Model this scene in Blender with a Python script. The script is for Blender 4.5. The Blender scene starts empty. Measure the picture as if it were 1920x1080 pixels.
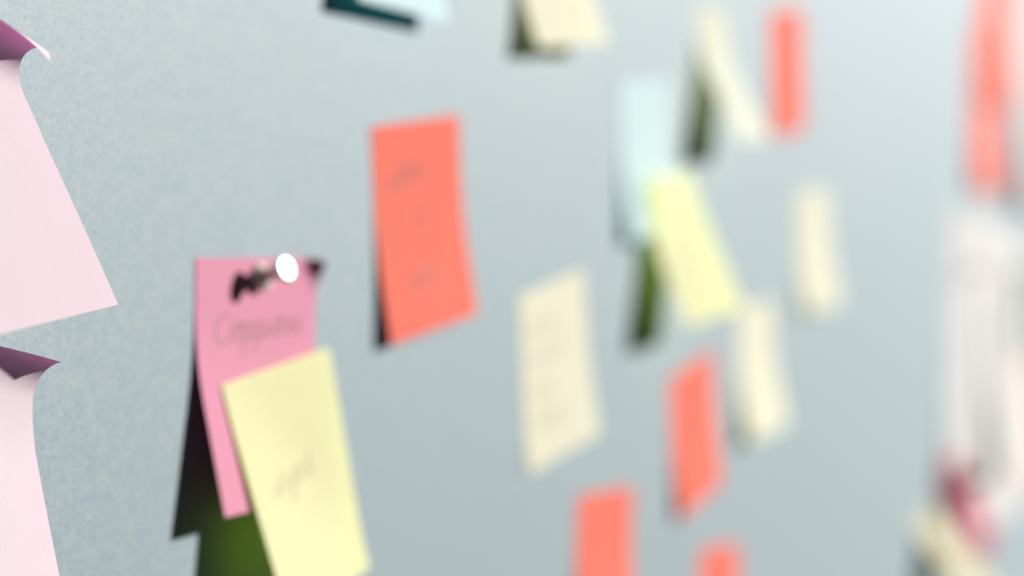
import bpy, math, random
from mathutils import Vector, Matrix, noise

R = math.radians
sc = bpy.context.scene
col = sc.collection

# ------------------------------------------------------------------ camera
cam_d = bpy.data.cameras.new('Camera')
cam = bpy.data.objects.new('Camera', cam_d)
col.objects.link(cam)
sc.camera = cam
CAM = Vector((-0.481, -0.315, 0.0))
TH, PITCH, ROLL = R(22.2), R(-2.58), R(0.29)
f0 = Vector((math.cos(TH), math.sin(TH), 0)); r0 = Vector((math.sin(TH), -math.cos(TH), 0)); u0 = Vector((0, 0, 1))
fw = f0 * math.cos(PITCH) + u0 * math.sin(PITCH)
uu = u0 * math.cos(PITCH) - f0 * math.sin(PITCH)
rt = r0 * math.cos(ROLL) + uu * math.sin(ROLL)
up = uu * math.cos(ROLL) - r0 * math.sin(ROLL)
cam.matrix_world = Matrix(((rt.x, up.x, -fw.x, CAM.x), (rt.y, up.y, -fw.y, CAM.y), (rt.z, up.z, -fw.z, CAM.z), (0, 0, 0, 1)))
cam_d.sensor_width = 36.0
cam_d.lens = 3819 / 1920 * 36.0
cam_d.clip_start = 0.01
cam_d.clip_end = 50
cam_d.dof.use_dof = True
cam_d.dof.focus_distance = 0.516
cam_d.dof.aperture_fstop = 4.4

# ------------------------------------------------------------------ light
w = bpy.data.worlds.new('World')
sc.world = w
w.use_nodes = True
bg = w.node_tree.nodes['Background']
bg.inputs['Color'].default_value = (0.80, 0.90, 1.0, 1)
bg.inputs['Strength'].default_value = 0.058

lamp_d = bpy.data.lights.new('studio_lamp', 'AREA')
lamp_d.shape = 'DISK'
lamp_d.size = 0.62
lamp_d.energy = 4950
lamp_d.color = (1.0, 0.985, 0.965)
lamp = bpy.data.objects.new('studio_lamp', lamp_d)
col.objects.link(lamp)
aim = Vector((0.4, 0, 0))
lamp.location = aim + Vector((1.085, -1.0, 0.52)).normalized() * 12.0
lamp.rotation_euler = (aim - lamp.location).to_track_quat('-Z', 'Y').to_euler()

sc.view_settings.view_transform = 'Standard'
sc.view_settings.look = 'None'
sc.view_settings.gamma = 1.0
sc.view_settings.exposure = 0.0
sc.view_settings.use_curve_mapping = False
sc.render.engine = 'CYCLES'
sc.cycles.use_denoising = True
sc.cycles.max_bounces = 8

# ------------------------------------------------------------------ materials
def new_mat(name):
    m = bpy.data.materials.new(name)
    m.use_nodes = True
    nt = m.node_tree
    nt.nodes.clear()
    out = nt.nodes.new('ShaderNodeOutputMaterial')
    return m, nt, out


def coords(nt, scale=(1, 1, 1)):
    tc = nt.nodes.new('ShaderNodeTexCoord')
    mp = nt.nodes.new('ShaderNodeMapping')
    mp.inputs['Scale'].default_value = scale
    nt.links.new(tc.outputs['Object'], mp.inputs['Vector'])
    return mp.outputs['Vector']


def tex_noise(nt, vec, scale, detail=3, rough=0.6):
    n = nt.nodes.new('ShaderNodeTexNoise')
    n.inputs['Scale'].default_value = scale
    n.inputs['Detail'].default_value = detail
    n.inputs['Roughness'].default_value = rough
    nt.links.new(vec, n.inputs['Vector'])
    return n.outputs['Fac']


def remap(nt, fac, a, b, c, d):
    n = nt.nodes.new('ShaderNodeMapRange')
    n.inputs['From Min'].default_value = a; n.inputs['From Max'].default_value = b
    n.inputs['To Min'].default_value = c; n.inputs['To Max'].default_value = d
    nt.links.new(fac, n.inputs['Value'])
    return n.outputs['Result']


def mix_rgb(nt, fac, a, b, mode='MIX'):
    n = nt.nodes.new('ShaderNodeMix')
    n.data_type = 'RGBA'; n.blend_type = mode
    for s, v in ((n.inputs[0], fac), (n.inputs[6], a), (n.inputs[7], b)):
        if isinstance(v, bpy.types.NodeSocket):
            nt.links.new(v, s)
        elif isinstance(v, tuple):
            s.default_value = (*v, 1)
        else:
            s.default_value = v
    return n.outputs[2]


def bump(nt, height, strength, dist):
    b = nt.nodes.new('ShaderNodeBump')
    b.inputs['Strength'].default_value = strength
    b.inputs['Distance'].default_value = dist
    nt.links.new(height, b.inputs['Height'])
    return b.outputs['Normal']


def paper(name, front, through):
    """Paper that scatters light back and lets a dyed part of it through."""
    m, nt, out = new_mat(name)
    v = coords(nt)
    fib = tex_noise(nt, coords(nt, (1, 1, .55)), 1800, 4, .7)
    cloud = tex_noise(nt, v, 55, 2)
    shade = nt.nodes.new('ShaderNodeMath'); shade.operation = 'MULTIPLY'
    nt.links.new(remap(nt, fib, .25, .75, .965, 1.03), shade.inputs[0])
    nt.links.new(remap(nt, cloud, .3, .7, .985, 1.01), shade.inputs[1])
    comb = nt.nodes.new('ShaderNodeCombineColor')
    for i in range(3):
        nt.links.new(shade.outputs[0], comb.inputs[i])
    cd = mix_rgb(nt, 1.0, front, comb.outputs[0], 'MULTIPLY')
    nrm = bump(nt, fib, .22, .0002)
    dif = nt.nodes.new('ShaderNodeBsdfDiffuse')
    nt.links.new(cd, dif.inputs['Color']); nt.links.new(nrm, dif.inputs['Normal'])
    tr = nt.nodes.new('ShaderNodeBsdfTranslucent')
    nt.links.new(mix_rgb(nt, 1.0, through, comb.outputs[0], 'MULTIPLY'), tr.inputs['Color'])
    add = nt.nodes.new('ShaderNodeAddShader')
    nt.links.new(dif.outputs[0], add.inputs[0]); nt.links.new(tr.outputs[0], add.inputs[1])
    nt.links.new(add.outputs[0], out.inputs['Surface'])
    return m


def principled(name, color, rough, metal=0.0, spec=0.5):
    m, nt, out = new_mat(name)
    p = nt.nodes.new('ShaderNodeBsdfPrincipled')
    v = coords(nt)
    n = tex_noise(nt, v, 900, 2)
    sh = remap(nt, n, .3, .7, .0, 1.0)
    nt.links.new(mix_rgb(nt, sh, tuple(c * .94 for c in color), color), p.inputs['Base Color'])
    nt.links.new(remap(nt, n, .3, .7, rough * .9, rough * 1.1), p.inputs['Roughness'])
    p.inputs['Metallic'].default_value = metal
    p.inputs['Specular IOR Level'].default_value = spec
    nt.links.new(p.outputs[0], out.inputs['Surface'])
    return m


def board_material():
    m, nt, out = new_mat('painted_board')
    v = coords(nt)
    blot = tex_noise(nt, v, 9, 4, .6)
    mott = tex_noise(nt, v, 210, 4, .62)
    grain = tex_noise(nt, coords(nt, (1, 1, .8)), 760, 4, .68)
    hue = tex_noise(nt, v, 90, 3, .6)
    base = mix_rgb(nt, remap(nt, blot, .3, .7, 0, 1), (.182, .219, .221), (.194, .229, .228))
    base = mix_rgb(nt, remap(nt, hue, .40, .60, 0, .55), base, (.168, .211, .226))
    base = mix_rgb(nt, remap(nt, mott, .42, .58, .8, 0), base, (.154, .200, .222))
    base = mix_rgb(nt, remap(nt, grain, .34, .50, .75, 0), base, (.108, .149, .174))
    base = mix_rgb(nt, remap(nt, grain, .56, .74, 0, .5), base, (.228, .251, .247))
    p = nt.nodes.new('ShaderNodeBsdfPrincipled')
    nt.links.new(base, p.inputs['Base Color'])
    p.inputs['Roughness'].default_value = .6
    p.inputs['Specular IOR Level'].default_value = .26
    nt.links.new(bump(nt, grain, .16, .0005), p.inputs['Normal'])
    nt.links.new(p.outputs[0], out.inputs['Surface'])
    return m


M = {
    'pale_pink': paper('pale_pink_paper', (0.402, 0.34, 0.354), (0.105, 0.004, 0.07)),
    'rose': paper('rose_pink_paper', (0.4, 0.172, 0.228), (0.028, 0.004, 0.012)),
    'yellow': paper('yellow_paper', (0.4, 0.382, 0.228), (0.15, 0.235, 0.016)),
    'coral': paper('coral_paper', (0.47, 0.113, 0.082), (0.012, 0.003, 0.002)),
    'cream': paper('cream_paper', (0.404, 0.38, 0.306), (0.3, 0.315, 0.13)),
    'blue': paper('pale_blue_paper', (0.325, 0.4, 0.395), (0.001, 0.175, 0.205)),
    'lemon': paper('lemon_paper', (0.42, 0.392, 0.262), (0.34, 0.49, 0.05)),
    'ivory': paper('ivory_paper', (0.355, 0.345, 0.305), (0.42, 0.45, 0.2)),
    'manila': paper('manila_paper', (0.348, 0.318, 0.222), (.06, .06, .02)),
    'white': paper('white_paper', (0.345, 0.335, 0.322), (0.05, 0.05, 0.045)),
    'blush': paper('blush_paper', (0.348, 0.296, 0.283), (.05, .03, .03)),
    'red': paper('red_pink_paper', (0.26, 0.045, 0.075), (0.03, 0.003, 0.006)),
    'ink': principled('graphite_ink', (.17, .10, .11), .7, 0, .2),
    'pencil': principled('pencil_lead', (.315, .30, .18), .7, 0, .2),
    'coral_ink': principled('brown_ink', (.31, .078, .058), .7, 0, .2),
    'faint': principled('faint_pencil', (.315, .295, .235), .7, 0, .2),
    'satin': principled('satin_metal', (.60, .56, .50), .48, .45),
    'steel': principled('polished_steel', (.86, .84, .78), .28, 1.0),
    'card': principled('grey_card', (.15, .17, .155), .7),
    'kraft': principled('kraft_card', (.27, .21, .165), .8),
    'olive_pin': principled('olive_plastic', (.13, .14, .07), .4),
    'dark_spot': principled('dark_spot_black', (.012, .013, .014), .4),
    'board': board_material(),
}

# ------------------------------------------------------------------ helpers
def link(name, verts, faces, mat, parent=None, smooth=True):
    me = bpy.data.meshes.new(name)
    me.from_pydata(verts, [], faces)
    me.materials.append(mat)
    if smooth:
        me.polygons.foreach_set('use_smooth', [True] * len(me.polygons))
    me.update()
    o = bpy.data.objects.new(name, me)
    col.objects.link(o)
    o.parent = parent
    return o


def tag(o, label=None, cat=None, group=None, kind=None):
    for k, v in (('label', label), ('category', cat), ('group', group), ('kind', kind)):
        if v:
            o[k] = v
    return o


def arc(d, a0, a, length):
    d = max(d, 0.0); s = min(d, length); k = a / length + 1e-6
    th = a0 + k * s
    al = (math.sin(th) - math.sin(a0)) / k
    ah = (math.cos(a0) - math.cos(th)) / k
    e = d - s
    return al + e * math.cos(th), ah + e * math.sin(th)


DEF = dict(w=7.6, h=7.6, s=2.0, A=10, L=3.5, psi=0, h0=.03, A0=0, s2=0, A2=0, L2=1, psi2=0, wav=.03)


def sheet_point(g, p, q, off=0.0):
    """Point of a bent sheet in its own frame (cm in, metres out).
    p runs right, q runs down, h leaves the board."""
    W = g['w']
    A0 = R(g['A0'])
    x = p - W / 2
    X, Y, h = x, q * math.cos(A0), g['h0'] + q * math.sin(A0)
    a, b = math.sin(R(g['psi'])), math.cos(R(g['psi']))
    d = x * a + q * b - g['s']
    al, ah = arc(d, A0, R(g['A']), g['L'])
    dd = max(d, 0)
    X += a * (al - dd * math.cos(A0)); Y += b * (al - dd * math.cos(A0)); h += ah - dd * math.sin(A0)
    lift = dd
    if g['A2']:
        a, b = math.sin(R(g['psi2'])), -math.cos(R(g['psi2']))
        d = x * a + q * b + g['s2']
        al, ah = arc(d, 0, R(g['A2']), g['L2'])
        dd = max(d, 0)
        X += a * (al - dd); Y += b * (al - dd); h += ah
    if g['wav']:
        n = noise.noise(Vector((p * .33 + g['seed'] * 7.3, q * .25, g['seed'] * 1.7)))
        h += g['wav'] * n * min(1.0, lift / 2.5)
    return Vector(((X + W / 2) / 100, -(h + off) / 100, -Y / 100))


SEED = [0]


def make_sheet(name, mat, label, cat, group=None, n=26, **k):
    g = dict(DEF); g.update(k)
    SEED[0] += 1
    g['seed'] = SEED[0]
    vs, fs = [], []
    for j in range(n + 1):
        for i in range(n + 1):
            vs.append(sheet_point(g, g['w'] * i / n, g['h'] * j / n))
    for j in range(n):
        for i in range(n):
            a = j * (n + 1) + i
            fs.append((a, a + n + 1, a + n + 2, a + 1))
    o = link(name, vs, fs, M[mat])
    o.location = (g['u'] / 100, 0, g['z'] / 100)
    o.rotation_euler = (0, -R(g['phi']), 0)
    tag(o, label, cat, group)
    return o, g


def handwriting(note, g, strokes, x0, y0, size, slant=.0, rise=0.0, width=.045, tall=1.0, ink='ink'):
    """Pen strokes laid on the bent sheet as thin ribbons."""
    vs, fs = [], []
    for st in strokes:
        pts = []
        for i in range(len(st) - 1):
            p0 = st[max(i - 1, 0)]; p1 = st[i]; p2 = st[i + 1]; p3 = st[min(i + 2, len(st) - 1)]
            for k in range(5):
                t = k / 5
                pts.append(tuple(.5 * (2 * b + (c - a) * t + (2 * a - 5 * b + 4 * c - d) * t * t + (3 * b - a - 3 * c + d) * t ** 3)
                                 for a, b, c, d in zip(p0, p1, p2, p3)))
        pts.append(st[-1])
        P = [(x0 + (x + slant * y) * size, y0 - y * size * tall - rise * x * size) for x, y in pts]
        base = len(vs)
        for i, (x, y) in enumerate(P):
            ax, ay = P[max(i - 1, 0)]; bx, by = P[min(i + 1, len(P) - 1)]
            dx, dy = bx - ax, by - ay
            l = math.hypot(dx, dy) or 1
            nx, ny = -dy / l * width / 2, dx / l * width / 2
            vs.append(sheet_point(g, x + nx, y + ny, .012)); vs.append(sheet_point(g, x - nx, y - ny, .012))
        for i in range(len(P) - 1):
            a = base + 2 * i
            fs.append((a, a + 1, a + 3, a + 2))
    return link('handwriting', vs, fs, M[ink], note)


def glyphs(word, rnd=0):
    """A few cursive letters as stroke lists, joined along the line."""
    G = {
        'C': (1.15, [[(.95, 1.35), (.7, 1.6), (.3, 1.45), (.1, .8), (.3, .15), (.7, 0), (1.15, .2)]]),
        'o': (.8, [[(.0, .3), (.1, .75), (.4, .95), (.65, .7), (.6, .2), (.3, 0), (.08, .3), (.2, .8), (.5, .9), (.8, .75)]]),
        'm': (1.25, [[(0, .8), (.12, .95), (.15, 0)], [(.15, .6), (.35, .95), (.5, .8), (.52, 0)], [(.52, .6), (.75, .95), (.9, .8), (.95, .1), (1.25, .3)]]),
        'p': (.85, [[(0, .7), (.15, .95), (.12, -.9)], [(.14, .7), (.4, .98), (.65, .7), (.55, .15), (.2, .05), (.5, .0), (.85, .35)]]),
        'a': (.85, [[(.6, .8), (.35, .95), (.08, .6), (.15, .1), (.4, .05), (.6, .5), (.62, .9), (.62, .1), (.85, .3)]]),
        'n': (.85, [[(0, .8), (.12, .95), (.15, 0)], [(.15, .6), (.38, .95), (.55, .8), (.58, .1), (.85, .3)]]),
        'y': (.8, [[(0, .9), (.1, .4), (.35, .1), (.6, .5)], [(.62, .95), (.6, .2), (.45, -.8), (.15, -.85), (.3, -.35), (.8, .3)]]),
        'u': (.8, [[(0, .9), (.08, .2), (.3, .02), (.55, .4), (.58, .9), (.6, .1), (.8, .25)]]),
        's': (.6, [[(0, .2), (.3, .95), (.4, .55), (.38, .1), (.1, .05), (.6, .25)]]),
        't': (.6, [[(.2, 1.5), (.2, .2), (.4, .02), (.6, .25)], [(-.05, 1.0), (.5, 1.05)]]),
        'e': (.65, [[(0, .4), (.3, .5), (.4, .8), (.2, .95), (.05, .5), (.2, .03), (.65, .3)]]),
        'l': (.5, [[(0, .3), (.25, 1.3), (.15, 1.55), (.1, .3), (.25, 0), (.5, .25)]]),
        'd': (.85, [[(.6, .8), (.35, .95), (.08, .6), (.15, .1), (.4, .05), (.6, .5), (.66, 1.6), (.62, .1), (.85, .3)]]),
        'r': (.55, [[(0, .8), (.12, .95), (.15, 0)], [(.15, .6), (.35, .92), (.55, .8)]]),
        'i': (.35, [[(0, .8), (.1, .9), (.1, .1), (.35, .25)], [(.12, 1.25), (.15, 1.3)]]),
        'T': (.9, [[(-.1, 1.5), (.9, 1.6)], [(.4, 1.55), (.35, 0)]]),
    }
    random.seed(word)
    x = 0; out = []
    for ch in word:
        if ch == ' ':
            x += .6; continue
        adv, sts = G[ch]
        j = random.uniform(-.06, .06)
        for s in sts:
            out.append([(x + a, b + j) for a, b in s])
        x += adv + random.uniform(-.02, .08)
    return out


def lathe(profile, seg=28):
    vs, fs = [], []
    for r, z in profile:
        for i in range(seg):
            a = 2 * math.pi * i / seg
            vs.append((r * math.cos(a), r * math.sin(a), z))
    for j in range(len(profile) - 1):
        for i in range(seg):
            a = j * seg + i; b = j * seg + (i + 1) % seg
            fs.append((a, b, b + seg, a + seg))
    fs.append(tuple(reversed(range(seg))))
    fs.append(tuple(range((len(profile) - 1) * seg, len(profile) * seg)))
    return vs, fs


def push_pin(loc, axis, mat, label, scale=1.0, group=None):
    e = bpy.data.objects.new('push_pin', None)
    e.empty_display_size = .01
    col.objects.link(e)
    e.location = loc
    e.rotation_euler = Vector(axis).to_track_quat('Z', 'Y').to_euler()
    mm = .001 * scale
    needle = [(.02, -8.0), (.5, -6.4), (.55, 1.6)]
    flange = [(1.2, 0.3), (4.6, 0.5), (5.2, 1.0), (5.3, 1.6), (4.8, 2.2), (3.2, 3.0), (2.5, 4.0)]
    grip = [(2.5, 3.98), (2.6, 5.5), (2.75, 8.0), (3.0, 9.6), (3.1, 10.3)]
    cap = [(3.1, 10.28), (4.3, 10.8), (4.9, 11.4), (5.0, 12.0), (4.85, 12.5), (4.3, 12.8), (2.8, 12.98), (1.4, 13.06), (.05, 13.08)]
    for nm, pr in (('needle', needle), ('flange', flange), ('grip', grip), ('cap', cap)):
        v, f = lathe([(r * mm, z * mm) for r, z in pr])
        link(nm, v, f, M['steel'] if nm == 'needle' else M['satin'] if nm != 'cap' and mat == M['steel'] else mat, e)
    return tag(e, label, 'push pin', group)


# ------------------------------------------------------------------ the board
def box(x0, x1, y0, y1, z0, z1):
    v = [(x, y, z) for z in (z0, z1) for y in (y0, y1) for x in (x0, x1)]
    f = [(0, 2, 3, 1), (4, 5, 7, 6), (0, 1, 5, 4), (2, 6, 7, 3), (0, 4, 6, 2), (1, 3, 7, 5)]
    return v, f


v, f = box(-.7, 2.7, 0.0, .014, -.75, .75)
tag(link('board', v, f, M['board'], smooth=False), 'large speckled blue grey board that the notes hang on', kind='structure')

# ------------------------------------------------------------------ notes
NG = 'sticky notes on the board'
def sticky(mat, label, **k):
    return make_sheet('sticky_note', mat, label, 'sticky note', NG, **k)


sticky('pale_pink', 'pale pink note with curled top, upper of two at left edge',
       u=-12.40, z=4.74, phi=5.38, w=7.26, h=8.85, s=1.35, A=24.6, L=1.11, psi=.85, s2=1.31, A2=152, L2=2.75, psi2=23.4, n=48)
sticky('pale_pink', 'pale pink note with curled top, lower of two at left edge',
       u=-11.27, z=-2.87, phi=-7.96, h=8.4, s=1.44, A=18.1, L=1.86, psi=4.0, s2=.82, A2=122, L2=2.1, psi2=9.06, n=48)

o, g = sticky('rose', 'rose pink note with handwriting, pinned by a metal push pin',
              u=4.22, z=-1.87, phi=-1.4, w=7.6, h=7.76, s=1.88, A=13.2, L=3.33, psi=-9.8, s2=-2.0, A2=75, L2=.9, psi2=50)
handwriting(o, g, glyphs('Coppuna'), 1.0, 2.6, .88, .1, .03, .05, .62)

push_pin((.0795, -.0006, -.0260), (-.12, -.94, .28), M['steel'], 'shiny metal push pin through the top of the rose pink note', .88)

o, g = sticky('yellow', 'pale yellow note stuck over the lower part of the rose pink note',
              u=5.3, z=-5.74, phi=5.24, w=7.15, h=7.56, s=1.28, A=9.1, L=2.49, psi=-45.7, h0=.21, A0=8.4)
handwriting(o, g, glyphs('styed'), 1.6, 3.95, .85, .1, .09, .045, .6, 'pencil')

o, g = sticky('coral', 'large coral note with three handwritten lines, right of the pinned pink note',
              u=15.99, z=2.4, phi=5.37, w=7.59, h=7.73, s=2.01, A=6.65, L=3.54, psi=3.5)
handwriting(o, g, glyphs('stem'), 1.2, 2.45, .95, .1, .1, .11, .7, 'coral_ink')
handwriting(o, g, glyphs('at'), 3.1, 3.95, .75, .1, .1, .07, 1, 'coral_ink')
handwriting(o, g, glyphs('und'), 1.9, 6.3, 1.1, .1, .1, .10, .8, 'coral_ink')

sticky('blue', 'pale blue note cut off by the top edge, casting a dark teal shadow',
       u=13.35, z=14.04, phi=-1.05, w=7.55, s=1.95, A=12.45, L=3.44, psi=-1.4)
sticky('cream', 'cream note cut off by the top edge, right of the pale blue one',
       u=28.9, z=13.5, phi=4.74, s=2.4, A=19.5, L=3.55, psi=7.9)
o, g = sticky('cream', 'cream note hanging flat below and right of the large coral note',
       u=29.84, z=-4.14, phi=6.67, w=7.7, h=7.57, s=2.72, A=7.2, L=3.86, psi=27)
for k, word in enumerate(('at sit', 'men al', 'ruin', 'team')):
    handwriting(o, g, glyphs(word), 1.1 + .2 * (k % 2), 2.0 + 1.35 * k, .8, .1, .05, .05, .7, 'faint')
sticky('blue', 'pale blue note partly covered by a yellow note',
       u=42.25, z=5.44, phi=3.49, w=7.7, s=2.16, A=7.8, L=3.69, psi=2.8)
sticky('lemon', 'pale yellow note lifting off the pale blue note beneath it',
       u=45.5, z=.85, phi=3.44, w=6.6, h=7.44, s=.71, A=21.5, L=2.4, psi=25, h0=.40, A0=5.4)
sticky('ivory', 'cream note lifting far off the board, left of narrow coral note',
       u=54.2, z=9.99, phi=1.75, w=5.8, s=.71, A=27.5, L=3.35, psi=-.3)
sticky('coral', 'small coral note lying flat near the top, right of lifting cream note',
       u=69.08, z=11.02, phi=5.26, w=7.5, h=7.45, s=1.99, A=1.5, L=3.49)
sticky('cream', 'rightmost cream note, alone below the small flat coral note',
       u=76.4, z=.47, phi=1.09, w=7.4, h=7.75, s=2.03, A=11.5, L=3.69, psi=20.4)
sticky('coral', 'coral note below the yellow note, left of the lower cream note',
       u=50.28, z=-9.23, phi=7.92, h=7.4, s=2.03, A=5.5, L=3.52, psi=-1.3)
sticky('cream', 'lower cream note right of the coral note, bottom lifting off the board',
       u=62.8, z=-6.29, phi=1.77, w=7.4, s=1.96, A=13, L=3.47, psi=9.2)
sticky('coral', 'coral note cut by the bottom edge, below the flat cream note',
       u=36.97, z=-13.39, phi=-3.8, A=9)
sticky('coral', 'coral note at the bottom edge with only a small top strip showing',
       u=56.0, z=-18.78, phi=-6.7, A=9)

# ------------------------------------------------------------------ far right
make_sheet('sticky_note', 'coral', 'tall coral note hanging at the top right edge', 'sticky note', NG,
           u=143.5, z=24.0, phi=1.0, w=15, h=15.2, s=4, A=4, L=8, psi=-8)
make_sheet('sticky_note', 'coral', 'tall coral note below the topmost one at the right edge', 'sticky note', NG,
           u=139.5, z=16.0, phi=-1.0, w=15, h=15.2, s=4, A=4, L=8)
make_sheet('paper_sheet', 'white', 'wide white paper sheet at the right edge below the coral notes', 'paper',
           u=129.5, z=-.5, phi=-4, w=42, h=29.7, s=12, A=3, L=12, psi=-4, h0=.06, wav=.22)
make_sheet('paper_sheet', 'white', 'added white sheet lifting over the wide white sheet, casting a shadow streak', 'paper',
           u=147.0, z=-9.0, phi=2, w=19, h=18, s=5, A=7, L=7, psi=-6, h0=.35, A0=1.0, wav=.2)  # extra sheet, added and lifted so its left edge throws a shadow streak
make_sheet('paper_sheet', 'blush', 'blush paper sheet beside the tall coral notes at top right', 'paper',
           u=165.0, z=29.0, phi=0, w=21, h=29.7, s=9, A=6, L=12)
make_sheet('paper_sheet', 'blush', 'blush paper sheet below the grey card at the right edge', 'paper',
           u=170.0, z=-17.5, phi=1, w=21, h=14.8, s=5, A=7, L=8)
e = bpy.data.objects.new('card', None); col.objects.link(e); e.location = (1.65, -.0060, -.17)
v, f = box(0, .13, -.0018, 0, 0, .10); link('backing', v, f, M['kraft'], e, False)
v, f = box(.012, .124, -.0032, -.0018, .005, .095); link('print', v, f, M['card'], e, False)
tag(e, 'dark grey card on a brown backing at the right edge', 'card')
push_pin((1.345, -.0075, -.064), (-.1, -.98, .1), M['olive_pin'], 'dark olive push pin at the left edge of the white sheet')
sticky('red', 'red pink note curling away at the lower right, behind a cream note',
       u=126.0, z=-22.4, phi=-2, w=7.6, h=8.6, s=.2, A=24, L=1.5, psi=4, h0=.5)
sticky('manila', 'cream note curling away at the lower right corner with dark shadow',
       u=117.0, z=-26.0, phi=3, w=9, h=10, s=.3, A=37, L=1.5, psi=2)
push_pin((1.305, -.010, -.246), (-.1, -.98, .1), M['dark_spot'], 'black pin shape added for the dark shaded spot at lower right', 1.8)  # oversized pin shape added to darken the shaded spot between the two notes
